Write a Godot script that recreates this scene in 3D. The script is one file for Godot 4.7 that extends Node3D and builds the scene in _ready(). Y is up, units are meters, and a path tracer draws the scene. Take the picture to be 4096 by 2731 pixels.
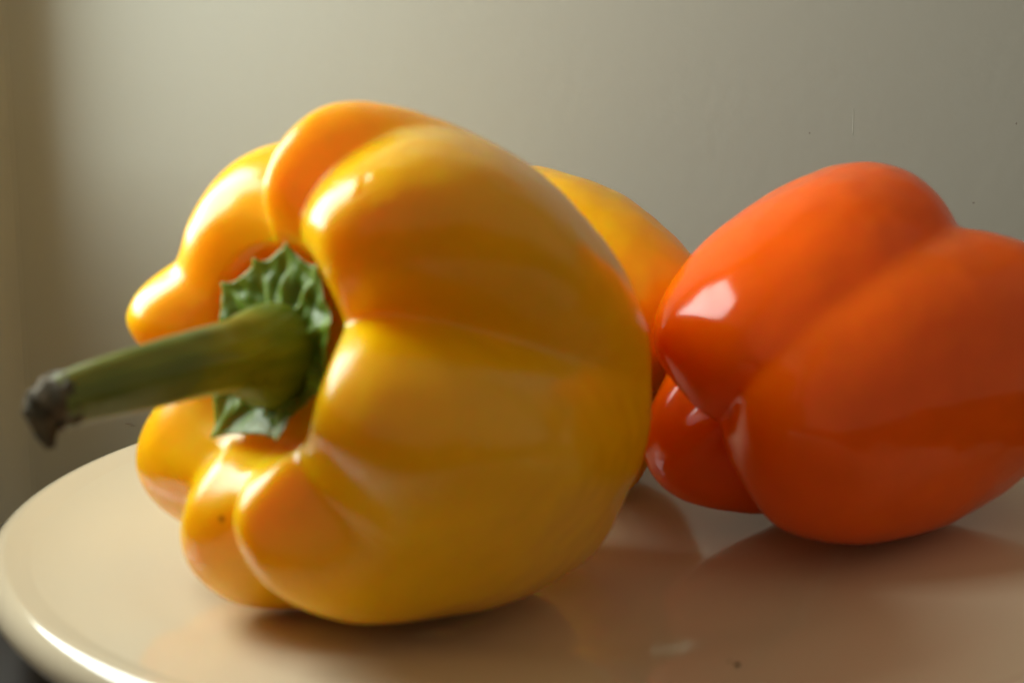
extends Node3D

const PITCH := 0.190
const EYE := Vector3(0.0, 0.09679, 0.31846)
const PLATE_AT := Vector3(0.01255, 0.0, 0.0)
const WALL_Z := -0.138
const SIDE_X := -0.160
const PANE_X := -0.245
const PANE_AT := Vector3(PANE_X, 0.075, -0.05)
const PANE_SIZE := Vector2(0.22, 0.32)

var grain := FastNoiseLite.new()

# ---------------------------------------------------------------- helpers

func lin(r: float, g: float, b: float) -> Color:
	return Color(r, g, b).linear_to_srgb()

func mat(called: String, c: Color, rough := 0.6) -> StandardMaterial3D:
	var m := StandardMaterial3D.new()
	m.resource_name = called
	m.albedo_color = c
	m.roughness = rough
	return m

func noise_tex(freq: float, size: int, sd: int, oct := 4, lo := 0.0, hi := 1.0) -> NoiseTexture2D:
	var n := FastNoiseLite.new()
	n.seed = sd
	n.noise_type = FastNoiseLite.TYPE_SIMPLEX_SMOOTH
	n.frequency = freq
	n.fractal_octaves = oct
	var t := NoiseTexture2D.new()
	t.width = size
	t.height = size
	t.seamless = true
	t.noise = n
	var g := Gradient.new()
	g.set_color(0, Color(lo, lo, lo))
	g.set_color(1, Color(hi, hi, hi))
	t.color_ramp = g
	return t

func put(called: String, mesh: Mesh, m: Material, parent: Node3D = self) -> MeshInstance3D:
	var o := MeshInstance3D.new()
	o.name = called
	o.mesh = mesh
	o.material_override = m
	parent.add_child(o, true)
	return o

func thing(called: String, label: String, category: String, at: Vector3, group := "") -> Node3D:
	var o := Node3D.new()
	o.name = called
	o.position = at
	o.set_meta("label", label)
	o.set_meta("category", category)
	if group != "":
		o.set_meta("group", group)
	add_child(o, true)
	return o

func sm(a: float, b: float, x: float) -> float:
	var t := clampf((x - a) / (b - a), 0.0, 1.0)
	return t * t * (3.0 - 2.0 * t)

func spline(p: Array, t: float):
	var n := p.size()
	var x := clampf(t, 0.0, 1.0) * (n - 1)
	var i := mini(int(x), n - 2)
	var f := x - i
	var p0 = p[maxi(i - 1, 0)]
	var p1 = p[i]
	var p2 = p[i + 1]
	var p3 = p[mini(i + 2, n - 1)]
	return 0.5 * ((2.0 * p1) + (p2 - p0) * f + (2.0 * p0 - 5.0 * p1 + 4.0 * p2 - p3) * f * f + (3.0 * p1 - p0 - 3.0 * p2 + p3) * f * f * f)

# a sheet of rows x columns points, columns closed into a ring when wrap is true; smooth normals pointing away from inside
func sheet(pts: PackedVector3Array, rows: int, cols: int, wrap: bool, flip := false, colors := PackedColorArray(), uvs := PackedVector2Array()) -> ArrayMesh:
	var st := SurfaceTool.new()
	st.begin(Mesh.PRIMITIVE_TRIANGLES)
	st.set_smooth_group(0)
	for k in pts.size():
		if colors.size():
			st.set_color(colors[k])
		if uvs.size():
			st.set_uv(uvs[k])
		st.add_vertex(pts[k])
	var last := cols if wrap else cols - 1
	for i in rows - 1:
		for j in last:
			var a := i * cols + j
			var b := i * cols + (j + 1) % cols
			var c := a + cols
			var d := b + cols
			if flip:
				for v in [a, c, b, b, c, d]:
					st.add_index(v)
			else:
				for v in [a, b, c, b, d, c]:
					st.add_index(v)
	st.generate_normals()
	return st.commit()

func lathe(profile: Array, cols := 160) -> ArrayMesh:
	var pts := PackedVector3Array()
	for p in profile:
		for j in cols:
			var a := TAU * j / cols
			pts.append(Vector3(p.x * cos(a), p.y, p.x * sin(a)))
	return sheet(pts, profile.size(), cols, true, true)

# ---------------------------------------------------------------- peppers
# lobes lie between creases (cre, degrees round the axis); Rl, Hl, El, Bl, tw shape each lobe; Ds, Db, De are crease depths at shoulder, body and blossom end

func per(vals: Array, b: Array, ph: float) -> float:
	var n := b.size()
	for k in n:
		var c0: float = (b[k] + (b[k + 1] if k + 1 < n else b[0] + TAU)) / 2.0
		var b1: float = b[k + 1] if k + 1 < n else b[0] + TAU
		var b2: float = b[k + 2] if k + 2 < n else b[(k + 2) % n] + TAU
		var c1 := (b1 + b2) / 2.0
		var x := fposmod(ph - c0, TAU)
		if x < c1 - c0:
			var f := x / (c1 - c0)
			f = f * f * (3.0 - 2.0 * f)
			return vals[k] * (1.0 - f) + vals[(k + 1) % n] * f
	return vals[0]

func pepper_body(q: Dictionary, prof: Array, base: Vector3, nt := 170, nph := 480, wobble := 0.0004, marks: Array = []) -> ArrayMesh:
	var b := []
	for d in q.cre:
		b.append(deg_to_rad(d))
	var n := b.size()
	var a: Vector3 = q.a
	var up: Vector3 = q.up
	var side: Vector3 = q.side
	var rows := []
	for i in nt:
		var t := float(i) / (nt - 1)
		var p: Vector2 = spline(prof, t)
		rows.append([t, p.x, p.y, sm(.16, .32, t) * (1.0 - sm(.36, .62, t)), sm(.3, .55, t), sm(.68, .85, t) * sm(0., .5, p.x), sm(.1, .3, t), sm(.42, .8, t), sm(.55, .78, t) * sm(0., .3, p.x), sm(.12, .3, t) * (1.0 - sm(.4, .75, t)), maxf(0.0, sqrt((t - .3) ** 2 * (1.0 if t > .3 else 0.0) + .004) - .0632)])
	var pts := PackedVector3Array()
	pts.resize(nt * nph)
	var cols := PackedColorArray()
	cols.resize(nt * nph)
	for j in nph:
		var ph := TAU * j / nph
		var k := 0
		var s := 0.0
		var w := 1.0
		for m in n:
			var hi: float = b[m + 1] if m + 1 < n else b[0] + TAU
			var x := fposmod(ph - b[m], TAU)
			if x < hi - b[m]:
				k = m
				w = hi - b[m]
				s = x / w
				break
		var u := absf(2.0 * s - 1.0)
		var near := k if s < 0.5 else (k + 1) % n
		var eps: float = q.eps[near]
		var v := 1.0 - u
		var v2 := (sqrt(v * v + eps * eps) - eps) / (sqrt(1.0 + eps * eps) - eps)
		var c1 := pow(clampf(1.0 - v2, 0.0, 1.0), q.pw)
		var Rl := per(q.Rl, b, ph)
		var Hl := per(q.Hl, b, ph)
		var El := per(q.El, b, ph)
		var Bl := per(q.Bl, b, ph)
		var tw := per(q.tw, b, ph)
		var Ds: float = q.Ds[near]
		var Db: float = q.Db[near]
		var De: float = q.De[near]
		for i in nt:
			var r: Array = rows[i]
			var rad: float = r[1] * (1.0 + (Rl - 1.0) * r[6] + Bl * r[7])
			rad *= 1.0 - (Ds * r[3] + Db * r[4] * (1.0 - r[8]) + De * r[8]) * c1
			var h: float = r[2] + Hl * r[9] - 0.88 * Ds * c1 * r[3] + El * r[5] + De * c1 * r[8]
			var pr: float = ph + tw * r[10]
			var off := h - .3
			var P: Vector3 = q.c + q.R * (rad * cos(pr) * up + (rad * sin(pr) + q.sx * off * off) * side + q.sy * off * off * up + h * a)
			if wobble > 0.0:
				var out: Vector3 = (up * cos(pr) + side * sin(pr) + a * (0.5 if r[0] < .35 else 0.0)).normalized()
				P += out * wobble * r[6] * (grain.get_noise_3dv(P * 42.0) + 0.35 * grain.get_noise_3dv(P * 130.0))
			var shade := Color(1, 1, 1)
			for mk in marks:   # [centre, radius, colour factor, height]
				var d: float = P.distance_to(mk[0]) / mk[1]
				if d < 1.6:
					var f: float = 1.0 - sm(0.5, 1.6, d)
					shade = shade.lerp(mk[2], f)
					P += mk[3] * f
			pts[i * nph + j] = P - base
			cols[i * nph + j] = shade
	return sheet(pts, nt, nph, true, false, cols)

func pepper_skin(called: String, c: Color, rough: float, sss: float, sd: int, gloss: float) -> StandardMaterial3D:
	var m := mat(called, c, 1.0)
	m.vertex_color_use_as_albedo = true
	m.metallic_specular = gloss
	m.roughness_texture = noise_tex(0.012, 256, sd, 4, rough * 0.8, rough * 1.25)
	m.albedo_texture = noise_tex(0.02, 256, sd + 7, 5, 0.93, 1.0)
	m.uv1_triplanar = true
	m.uv1_scale = Vector3.ONE * 14.0
	m.subsurf_scatter_enabled = true
	m.subsurf_scatter_strength = sss
	m.heightmap_enabled = true
	m.heightmap_texture = noise_tex(0.022, 512, sd + 13, 5)
	m.heightmap_scale = 0.003
	return m

# ---------------------------------------------------------------- scene

func _ready() -> void:
	grain.seed = 5
	grain.noise_type = FastNoiseLite.TYPE_SIMPLEX_SMOOTH
	grain.frequency = 1.0
	grain.fractal_type = FastNoiseLite.FRACTAL_NONE

	var cam := Camera3D.new()
	cam.name = "camera"
	cam.position = EYE
	cam.rotation = Vector3(-PITCH, 0, 0)
	var lens := CameraAttributesPhysical.new()
	lens.frustum_focal_length = 53.57
	lens.frustum_focus_distance = 0.42
	lens.frustum_near = 0.01
	lens.frustum_far = 20.0
	lens.exposure_aperture = 17.0
	cam.attributes = lens
	add_child(cam)
	cam.current = true

	var we := WorldEnvironment.new()
	we.name = "environment"
	var env := Environment.new()
	env.background_mode = Environment.BG_COLOR
	env.background_color = lin(0.31, 0.262, 0.185)
	env.tonemap_mode = Environment.TONE_MAPPER_LINEAR
	env.tonemap_exposure = 1.0
	env.sdfgi_enabled = true
	env.ssao_enabled = true
	env.ssil_enabled = true
	we.environment = env
	add_child(we)

	# daylight through the window on the left
	var win_y0 := 0.070
	var win_y1 := 0.60
	var win_z0 := -0.0885
	var win_z1 := 0.24
	var day := AreaLight3D.new()
	day.name = "window_light"
	day.area_size = PANE_SIZE
	day.area_normalize_energy = false
	day.light_color = Color(0.97, 1.0, 0.98)
	day.light_energy = 3.6
	day.shadow_enabled = true
	day.position = PANE_AT + Vector3(0.004, PANE_SIZE.y / 2.0, 0)
	day.rotation = Vector3(0, -PI / 2, 0)
	add_child(day)

	# walls
	var plaster := mat("plaster", lin(0.43, 0.425, 0.372), 0.9)
	plaster.heightmap_enabled = true
	plaster.heightmap_texture = noise_tex(0.02, 512, 11, 5)
	plaster.heightmap_scale = 0.005
	plaster.uv1_triplanar = true
	plaster.uv1_scale = Vector3.ONE * 12.0
	var jamb_paint := mat("jamb_paint", lin(0.35, 0.335, 0.27), 0.7)
	build_walls(plaster, jamb_paint, win_y0, win_y1, win_z0, win_z1)

	# table
	var wood := mat("dark_table", lin(0.03, 0.022, 0.018), 0.55)
	var slab := BoxMesh.new()
	slab.size = Vector3(0.6, 0.03, 0.45)
	var table := put("table_top", slab, wood)
	table.position = Vector3(0.17, -0.0222 - 0.015, -0.058 + 0.225)
	table.set_meta("label", "dark brown table top under the cream plate")
	table.set_meta("category", "table")

	build_plate()
	build_peppers()

func build_walls(m: StandardMaterial3D, dark: StandardMaterial3D, y0: float, y1: float, z0: float, z1: float) -> void:
	# back wall, and the dark painted jamb that closes it on the left
	var slab := BoxMesh.new()
	slab.size = Vector3(0.66, 1.0, 0.05)
	var wall := put("back_wall", slab, m)
	wall.position = Vector3(SIDE_X - 0.02 + 0.33, 0.15, WALL_Z - 0.025)
	wall.set_meta("kind", "structure")
	var stain := mat("wall_stain", lin(0.32, 0.29, 0.25), 0.9)
	for d in [[Vector3(0.0885, 0.0721, 0), Vector3(0.00026, 0.00026, 0.0001)], [Vector3(0.1385, 0.0514, 0), Vector3(0.0004, 0.0003, 0.0001)], [Vector3(0.1498, 0.0749, 0), Vector3(0.0003, 0.0003, 0.0001)], [Vector3(-0.1182, -0.0168, 0), Vector3(0.0012, 0.00018, 0.0002)], [Vector3(-0.1170, -0.0174, 0), Vector3(0.0010, 0.00015, 0.0002)]]:
		put("mark", blob(d[1]), stain, wall).position = d[0] + Vector3(0, 0, WALL_Z) - wall.position
	put("dent", blob(Vector3(0.00022, 0.0036, 0.00004)), m, wall).position = Vector3(0.1014, 0.0752, WALL_Z) - wall.position
	var jm := SurfaceTool.new()
	jm.begin(Mesh.PRIMITIVE_TRIANGLES)
	var poly := PackedVector2Array()
	for i in 13:
		var an := PI / 2 * i / 12.0
		poly.append(Vector2(SIDE_X + 0.012 * (1.0 - sin(an)), WALL_Z + 0.0001 + 0.012 * (1.0 - cos(an))))
	for i in 7:
		var an := PI / 2 * i / 6.0
		poly.append(Vector2(SIDE_X - 0.003 + 0.003 * cos(an), z0 - 0.004 - 0.003 + 0.003 * sin(an)))
	for i in 7:
		var an := PI / 2 + PI / 2 * i / 6.0
		poly.append(Vector2(SIDE_X - 0.021 + 0.003 * cos(an), z0 - 0.004 - 0.003 + 0.003 * sin(an)))
	poly.append(Vector2(SIDE_X - 0.024, WALL_Z + 0.0005))
	for i in poly.size():
		var p := poly[i]
		var q := poly[(i + 1) % poly.size()]
		jm.set_smooth_group(1 if i < poly.size() - 1 and i > 0 else 2 + i)
		for v in [Vector3(p.x, -0.35, p.y), Vector3(p.x, 0.65, p.y), Vector3(q.x, -0.35, q.y), Vector3(q.x, -0.35, q.y), Vector3(p.x, 0.65, p.y), Vector3(q.x, 0.65, q.y)]:
			jm.add_vertex(v)
	jm.generate_normals()
	var jamb := put("window_jamb", jm.commit(), m)
	jamb.set_meta("kind", "structure")
	# window wall: below, above and beyond the window
	var side := SurfaceTool.new()
	side.begin(Mesh.PRIMITIVE_TRIANGLES)
	for b in [[-0.35, y0, z0 - 0.003, z1 + 0.02], [y1, 0.65, z0 - 0.003, z1 + 0.02], [-0.35, 0.65, z1 + 0.02, z1 + 0.08]]:
		var box := BoxMesh.new()
		box.size = Vector3(0.024, b[1] - b[0] - 0.0006, b[3] - b[2] - 0.0006)
		side.append_from(box, 0, Transform3D(Basis(), Vector3(SIDE_X - 0.012, (b[0] + b[1]) / 2.0, (b[2] + b[3]) / 2.0)))
	var sw := put("window_wall", side.commit(), dark)
	sw.set_meta("kind", "structure")
	# the window: frame and a pane bright with daylight
	var H := PANE_SIZE.y
	var W := PANE_SIZE.x
	var w := thing("window", "window letting daylight in from the left of the plate", "window", PANE_AT)
	var white := mat("window_paint", lin(0.6, 0.58, 0.52), 0.5)
	for f in [[Vector3(0.04, 0.03, W + 0.06), Vector3(0, -0.015, 0)], [Vector3(0.04, 0.03, W + 0.06), Vector3(0, H + 0.015, 0)], [Vector3(0.04, H, 0.03), Vector3(0, H / 2, -W / 2 - 0.015)], [Vector3(0.04, H, 0.03), Vector3(0, H / 2, W / 2 + 0.015)]]:
		var bm := BoxMesh.new()
		bm.size = f[0]
		put("frame", bm, white, w).position = f[1]
	var pane := BoxMesh.new()
	pane.size = Vector3(0.003, H - 0.002, W - 0.002)
	var glow := mat("window_glass", Color(0.9, 0.93, 0.93), 0.3)
	glow.emission_enabled = true
	glow.emission = Color(0.95, 1.0, 1.0)
	glow.emission_energy_multiplier = 1.5
	put("pane", pane, glow, w).position = Vector3(0, H / 2, 0)

func blob(half: Vector3) -> ArrayMesh:
	var pts := PackedVector3Array()
	for i in 7:
		var t := PI * i / 6.0
		for j in 10:
			var f := TAU * j / 10.0
			pts.append(Vector3(sin(t) * cos(f), cos(t), sin(t) * sin(f)) * half * (1.0 + 0.25 * grain.get_noise_3d(cos(f) * 2.0 + half.x * 9000.0, t * 2.0, sin(f) * 2.0)))
	return sheet(pts, 7, 10, true, true)

func build_plate() -> void:
	var glaze := mat("cream_glaze", lin(0.70, 0.595, 0.43), 0.08)
	glaze.metallic_specular = 0.72
	var ctrl := [Vector2(0.0, -0.0128), Vector2(0.018, -0.0126), Vector2(0.036, -0.0120), Vector2(0.054, -0.0102), Vector2(0.072, -0.0073), Vector2(0.0905, -0.0046), Vector2(0.1, -0.0031), Vector2(0.1125, -0.0017)]
	var prof := []
	for i in 71:
		prof.append(spline(ctrl, i / 70.0))
	# rolled lip
	for i in range(1, 17):
		var an := deg_to_rad(108.0 - i * 12.0)
		prof.append(Vector2(0.1169 + 0.0041 * cos(an), -0.0041 + 0.0041 * sin(an)))
	for p in [Vector2(0.1100, -0.0094), Vector2(0.095, -0.0120), Vector2(0.075, -0.0160), Vector2(0.062, -0.0195), Vector2(0.060, -0.0216), Vector2(0.058, -0.0220), Vector2(0.056, -0.0216), Vector2(0.0555, -0.0200), Vector2(0.03, -0.0185), Vector2(0.0, -0.0185)]:
		prof.append(p)
	var pl := put("plate", lathe(prof, 220), glaze)
	pl.position = PLATE_AT
	pl.set_meta("label", "glossy cream ceramic plate carrying three bell peppers")
	pl.set_meta("category", "plate")
	var dirt := mat("crumb", lin(0.16, 0.12, 0.07), 0.8)
	for d in [[Vector3(0.0383, -0.0058, 0.0748), Vector3(0.0006, 0.00025, 0.0005)], [Vector3(0.0372, -0.0060, 0.0731), Vector3(0.00025, 0.00012, 0.0002)]]:
		put("speck", blob(d[1]), dirt, pl).position = d[0] - PLATE_AT

const PROFILE_YELLOW := [Vector2(0.0, .60), Vector2(.16, .60), Vector2(.30, .62), Vector2(.37, .675), Vector2(.46, .77), Vector2(.62, .83), Vector2(.80, .76), Vector2(.94, .58), Vector2(1.0, .32), Vector2(1.0, .02), Vector2(.95, -.3), Vector2(.86, -.6), Vector2(.74, -.85), Vector2(.56, -1.02), Vector2(.34, -1.06), Vector2(.16, -1.0), Vector2(0, -.97)]
const PROFILE_BEHIND := [Vector2(0.0, .30), Vector2(.16, .30), Vector2(.30, .40), Vector2(.37, .54), Vector2(.46, .67), Vector2(.62, .73), Vector2(.80, .66), Vector2(.94, .48), Vector2(1.0, .22), Vector2(1.02, -.05), Vector2(1.0, -.36), Vector2(.94, -.66), Vector2(.83, -.92), Vector2(.65, -1.08), Vector2(.42, -1.12), Vector2(.18, -1.06), Vector2(0, -.96)]
const PROFILE_ORANGE := [Vector2(0.0, .30), Vector2(.16, .30), Vector2(.30, .40), Vector2(.37, .54), Vector2(.46, .67), Vector2(.62, .73), Vector2(.80, .66), Vector2(.94, .48), Vector2(1.0, .22), Vector2(1.02, -.05), Vector2(1.0, -.32), Vector2(.93, -.58), Vector2(.80, -.80), Vector2(.62, -.92), Vector2(.40, -.93), Vector2(.18, -.86), Vector2(0, -.74)]

func build_peppers() -> void:
	var yellow := pepper_skin("yellow_skin", lin(0.95, 0.50, 0.0005), 0.23, 0.85, 21, 0.45)
	var orange := pepper_skin("orange_skin", lin(0.92, 0.125, 0.0003), 0.15, 0.7, 31, 0.40)

	# the yellow pepper in front
	var q := {"c": Vector3(-0.01780, 0.03694, 0.03492), "R": 0.049555, "a": Vector3(-0.64614, 0.23007, 0.72772), "up": Vector3(0.16221, 0.97310, -0.16362), "side": Vector3(0.74578, -0.01232, 0.66608), "sx": -0.027849, "sy": -0.026743, "cre": [-10.8083, 16.5844, 66.766, 134.713, 174.765, 213.712, 254.458, 291.835], "Rl": [0.9644, 1.0166, 0.9622, 0.948, 1.0074, 1.17, 0.9709, 0.9184], "Hl": [0.0615, 0.115, 0.135, 0.125, 0.0186, -0.095, 0.0379, -0.0245], "El": [0.0011, 0.2657, 0.1509, 0, 0, 0, 0, 0], "Bl": [-0.1604, -0.2535, -0.15, 0.02, -0.0622, 0, -0.0034, -0.0206], "tw": [-0.1961, 0.8069, 0.6587, 0.0352, 0.0979, 0.0617, -0.0328, -0.0678], "Ds": [0.1252, 0.0984, 0.24, 0.17, 0.11, 0.10, 0.15, 0.07], "Db": [0.0649, -0.0019, 0.235, -0.0105, 0.0583, 0.0447, 0.0784, 0.0333], "De": [0, 0, 0, 0, 0, 0, 0, 0], "eps": [.13, .12, .11, .5, .25, .2, .2, .15], "pw": 1.85}
	var base := Vector3(-0.0356, -0.0087, 0.0411)
	var t := thing("bell_pepper", "large yellow bell pepper with green stem, lying in front on the plate", "bell pepper", base)
	# little scars and a dark spot on the skin: place, radius, colour factor, swelling
	var scars := [[Vector3(-0.02454, 0.07511, 0.07825), 0.0007, Color(1.0, 1.12, 1.5), Vector3(-0.2, 0.6, 0.7) * 0.0004], [Vector3(-0.02344, 0.07686, 0.07676), 0.0006, Color(1.0, 1.05, 2.0), Vector3(-0.2, 0.6, 0.7) * -0.0003], [Vector3(-0.02344, 0.07625, 0.07735), 0.0005, Color(1.0, 1.05, 2.0), Vector3(-0.2, 0.6, 0.7) * -0.00025], [Vector3(-0.02448, 0.07980, 0.06552), 0.0006, Color(1.0, 1.0, 1.0), Vector3(0, 0.8, 0.5) * 0.0003], [Vector3(-0.02054, 0.07274, 0.08107), 0.0011, Color(0.96, 0.93, 1.0), Vector3(0, 0.5, 0.8) * 0.0002], [Vector3(-0.01862, 0.07362, 0.08078), 0.0006, Color(1.0, 1.05, 1.0), Vector3(0, 0.5, 0.8) * 0.0002], [Vector3(-0.04979, 0.01783, 0.06867), 0.0006, Color(0.3, 0.25, 1.0), Vector3.ZERO]]
	put("body", pepper_body(q, PROFILE_YELLOW, base, 260, 760, 0.0004, scars), yellow, t)
	build_stem(t, base, q)

	# the orange pepper
	q = {"c": Vector3(0.07308, 0.03069, -0.01237), "R": 0.046178, "a": Vector3(0.78137, 0.34008, -0.52326), "up": Vector3(-0.27347, 0.94027, 0.20273), "side": Vector3(-0.56095, 0.01531, -0.82771), "sx": 0.064117, "sy": -0.010445, "cre": [-36.5622, 80.0339, 187.439], "Rl": [0.8469, 0.9111, 1.0081], "Hl": [-0.0097, -0.0137, 0.1998], "El": [0.0319, -0.0024, 0.0242], "Bl": [-0.1011, -0.1316, -0.0699], "tw": [-0.8293, -0.1357, -0.0338], "Ds": [0.2, 0.2, 0.2], "Db": [0.115, 0.1061, 0.0859], "De": [0.08, 0.2356, 0.2445], "eps": [.07, .1, .1], "pw": 2.1}
	base = Vector3(0.0856, -0.0071, -0.0058)
	t = thing("bell_pepper", "orange bell pepper lying at the right with its blossom end showing", "bell pepper", base)
	put("body", pepper_body(q, PROFILE_ORANGE, base), orange, t)

	# the yellow pepper behind
	q = {"c": Vector3(0.0066, 0.0284, -0.0565), "R": 0.0372, "a": Vector3(-0.760, 0.360, -0.541), "up": Vector3(0.293, 0.933, 0.209), "side": Vector3(-0.580, 0.0, 0.815), "sx": 0, "sy": 0, "cre": [-50, 50, 145, 200], "Rl": [1.03, 1.0, 1.02, 1.0], "Hl": [0, 0, 0, 0], "El": [0, 0, 0, 0], "Bl": [-0.0039, 0.0062, -0.0539, -0.0416], "tw": [0, 0, 0, 0], "Ds": [0.2, 0.2, 0.2, 0.2], "Db": [0.03, 0.03, 0.03, 0.03], "De": [0.2, 0.2, 0.2, 0.2], "eps": [.2, .2, .2, .2], "pw": 2.2}
	base = Vector3(0.005, -0.0089, -0.0611)
	t = thing("bell_pepper", "yellow bell pepper half hidden behind the large yellow one, by the wall", "bell pepper", base)
	put("body", pepper_body(q, PROFILE_BEHIND, base, 120, 300), yellow, t)

func build_stem(t: Node3D, base: Vector3, q: Dictionary) -> void:
	var a: Vector3 = q.a
	var up: Vector3 = q.up
	var side: Vector3 = q.side
	var green := mat("stem_green", Color.WHITE, 0.33)
	green.vertex_color_use_as_albedo = true
	green.subsurf_scatter_enabled = true
	green.subsurf_scatter_strength = 0.12
	var leaf := green.duplicate() as StandardMaterial3D
	leaf.resource_name = "calyx_green"
	leaf.roughness = 0.42
	leaf.metallic_specular = 0.4
	# calyx: a crown of points round the foot of the stem
	var tips := [[3.0, 17.7], [34.0, 17.6], [70.0, 16.8], [112.0, 16.4], [158.0, 16.8], [210.0, 21.0], [252.0, 16.0], [301.0, 16.8], [334.0, 15.4]]
	var at: Vector3 = q.c + q.R * 0.655 * a + up * 0.0015 - side * 0.0018
	var nr := 34
	var na := 288
	var top := PackedVector3Array()
	var tone := PackedColorArray()
	for layer in 2:
		for i in nr:
			var s := float(i if layer == 0 else nr - 1 - i) / (nr - 1)
			for j in na:
				var ph := TAU * j / na
				var R := 0.0
				var rib := 0.0
				var k := 0
				for m in tips.size():
					var c0 := deg_to_rad(tips[m][0])
					var c1 := deg_to_rad(tips[(m + 1) % tips.size()][0] + (360.0 if m + 1 == tips.size() else 0.0))
					var x := fposmod(ph - c0, TAU)
					if x < c1 - c0:
						var f := x / (c1 - c0)
						var r0: float = tips[m][1]
						var r1: float = tips[(m + 1) % tips.size()][1]
						# straight edges from tip to tip, sagging a little, with a small nub at each tip
						var da := c1 - c0
						R = r0 * r1 * sin(da) / (r0 * sin(x) + r1 * sin(da - x))
						R *= 1.0 - 0.05 * sin(f * PI) + 0.02 * grain.get_noise_3d(cos(ph) * 2.2, sin(ph) * 2.2, 40.0)
						R += 0.5 * exp(-pow(minf(f, 1.0 - f) * da * R / 0.7, 2.0))
						var dist := minf(f, 1.0 - f) * (c1 - c0) * s * R
						rib = exp(-pow(dist / 0.95, 2.0))
						k = m
				var rr := R * s * 0.001
				var z := 0.0030 * exp(-pow(s / 0.45, 2.0)) + 0.0036 * s * s
				z += 0.0011 * rib * sm(0.15, 0.4, s) * (1.0 - 0.3 * s)
				var P := Vector3(cos(ph) * rr, sin(ph) * rr, 0)
				z += 0.0010 * sm(0.3, 0.8, s) * (1.0 - 0.6 * sm(0.8, 1.0, s)) * grain.get_noise_3d(cos(ph) * 2.2, sin(ph) * 2.2, s * 1.2)
				z += 0.0009 * sm(0.25, 0.7, s) * (1.0 - 0.7 * sm(0.8, 1.0, s)) * grain.get_noise_3d(cos(ph) * 3.2 * (0.3 + s), sin(ph) * 3.2 * (0.3 + s), 3.0)
				if layer == 1:
					z -= 0.0016 * (1.0 - pow(s, 6.0))
				top.append(at + up * P.x + side * P.y + a * z - base)
				var g := 0.5 + 0.5 * grain.get_noise_3d(cos(ph) * 4.0 * s, sin(ph) * 4.0 * s, 7.0)
				var c := Color(0.07, 0.13, 0.006).lerp(Color(0.15, 0.24, 0.02), clampf(rib * 0.8 + 0.3 * g, 0.0, 1.0))
				tone.append(c)
	put("calyx", sheet(top, nr * 2, na, true, true, tone), leaf, t)

	# stem: a bent, faintly ribbed tube that thickens at its foot
	var line := [Vector3(-0.04049, 0.04304, 0.05445), Vector3(-0.04170, 0.04459, 0.06019), Vector3(-0.04335, 0.04596, 0.06547), Vector3(-0.04523, 0.04699, 0.07131), Vector3(-0.04815, 0.04750, 0.07776), Vector3(-0.05200, 0.04741, 0.08281), Vector3(-0.05655, 0.04683, 0.08696), Vector3(-0.06106, 0.04618, 0.09060), Vector3(-0.06503, 0.04549, 0.09326), Vector3(-0.06735, 0.04484, 0.09540), Vector3(-0.06862, 0.04455, 0.09646)]
	var wide := [0.00708, 0.00911, 0.00789, 0.00627, 0.00555, 0.00523, 0.00501, 0.00467, 0.00435, 0.00412, 0.00391]
	put("stem", tube(line, wide, 90, 48, base, false), green, t)
	var dry := mat("dried_cut", Color.WHITE, 0.8)
	dry.vertex_color_use_as_albedo = true
	var endline := [Vector3(-0.06710, 0.04492, 0.09488), Vector3(-0.06862, 0.04455, 0.09646), Vector3(-0.06977, 0.04364, 0.09714), Vector3(-0.06964, 0.04103, 0.09764), Vector3(-0.06886, 0.03816, 0.09819)]
	put("cut_end", tube(endline, [0.00413, 0.00404, 0.00325, 0.00208, 0.00058], 40, 48, base, true), dry, t)

func tube(line: Array, wide: Array, rows: int, cols: int, base: Vector3, cut: bool) -> ArrayMesh:
	var pts := PackedVector3Array()
	var tone := PackedColorArray()
	var u := Vector3.UP
	for i in rows:
		var s := float(i) / (rows - 1)
		var P: Vector3 = spline(line, s)
		var T: Vector3 = (spline(line, s + 0.01) - spline(line, s - 0.01)).normalized()
		u = (u - T * u.dot(T)).normalized()
		var v := T.cross(u)
		var r: float = spline(wide, s)
		for j in cols:
			var an := TAU * j / cols
			var k := 1.0 + 0.045 * cos(5.0 * an + 0.6 + s) * sm(0.1, 0.4, s) + 0.008 * cos(13.0 * an + 2.0 * s) * sm(0.1, 0.3, s) + 0.02 * cos(2.0 * an + 1.0)
			var dir := u * cos(an) + v * sin(an)
			var Q := P + dir * r * k
			var nz := grain.get_noise_3dv(Q * 300.0)
			if cut:
				k += 0.16 * grain.get_noise_3dv(Q * 420.0) + 0.10 * grain.get_noise_3dv(Q * 900.0)
				var c := Color(0.03, 0.018, 0.008).lerp(Color(0.14, 0.09, 0.045), clampf(0.5 + nz, 0.0, 1.0))
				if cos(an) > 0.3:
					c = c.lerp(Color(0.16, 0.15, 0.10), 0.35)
				tone.append(c)
			else:
				k += 0.012 * nz
				var c := Color(0.10, 0.135, 0.008).lerp(Color(0.155, 0.18, 0.013), clampf(0.5 + 0.8 * grain.get_noise_3dv(Q * Vector3(90, 300, 90)), 0.0, 1.0))
				c = c.lerp(Color(0.13, 0.10, 0.04), sm(0.93, 1.0, s + 0.03 * nz))
				tone.append(c)
			pts.append(P + dir * r * k - base)
	# closed at the far end
	for j in cols:
		pts.append(spline(line, 1.0) - base)
		tone.append(tone[tone.size() - 1])
	return sheet(pts, rows + 1, cols, true, false, tone)
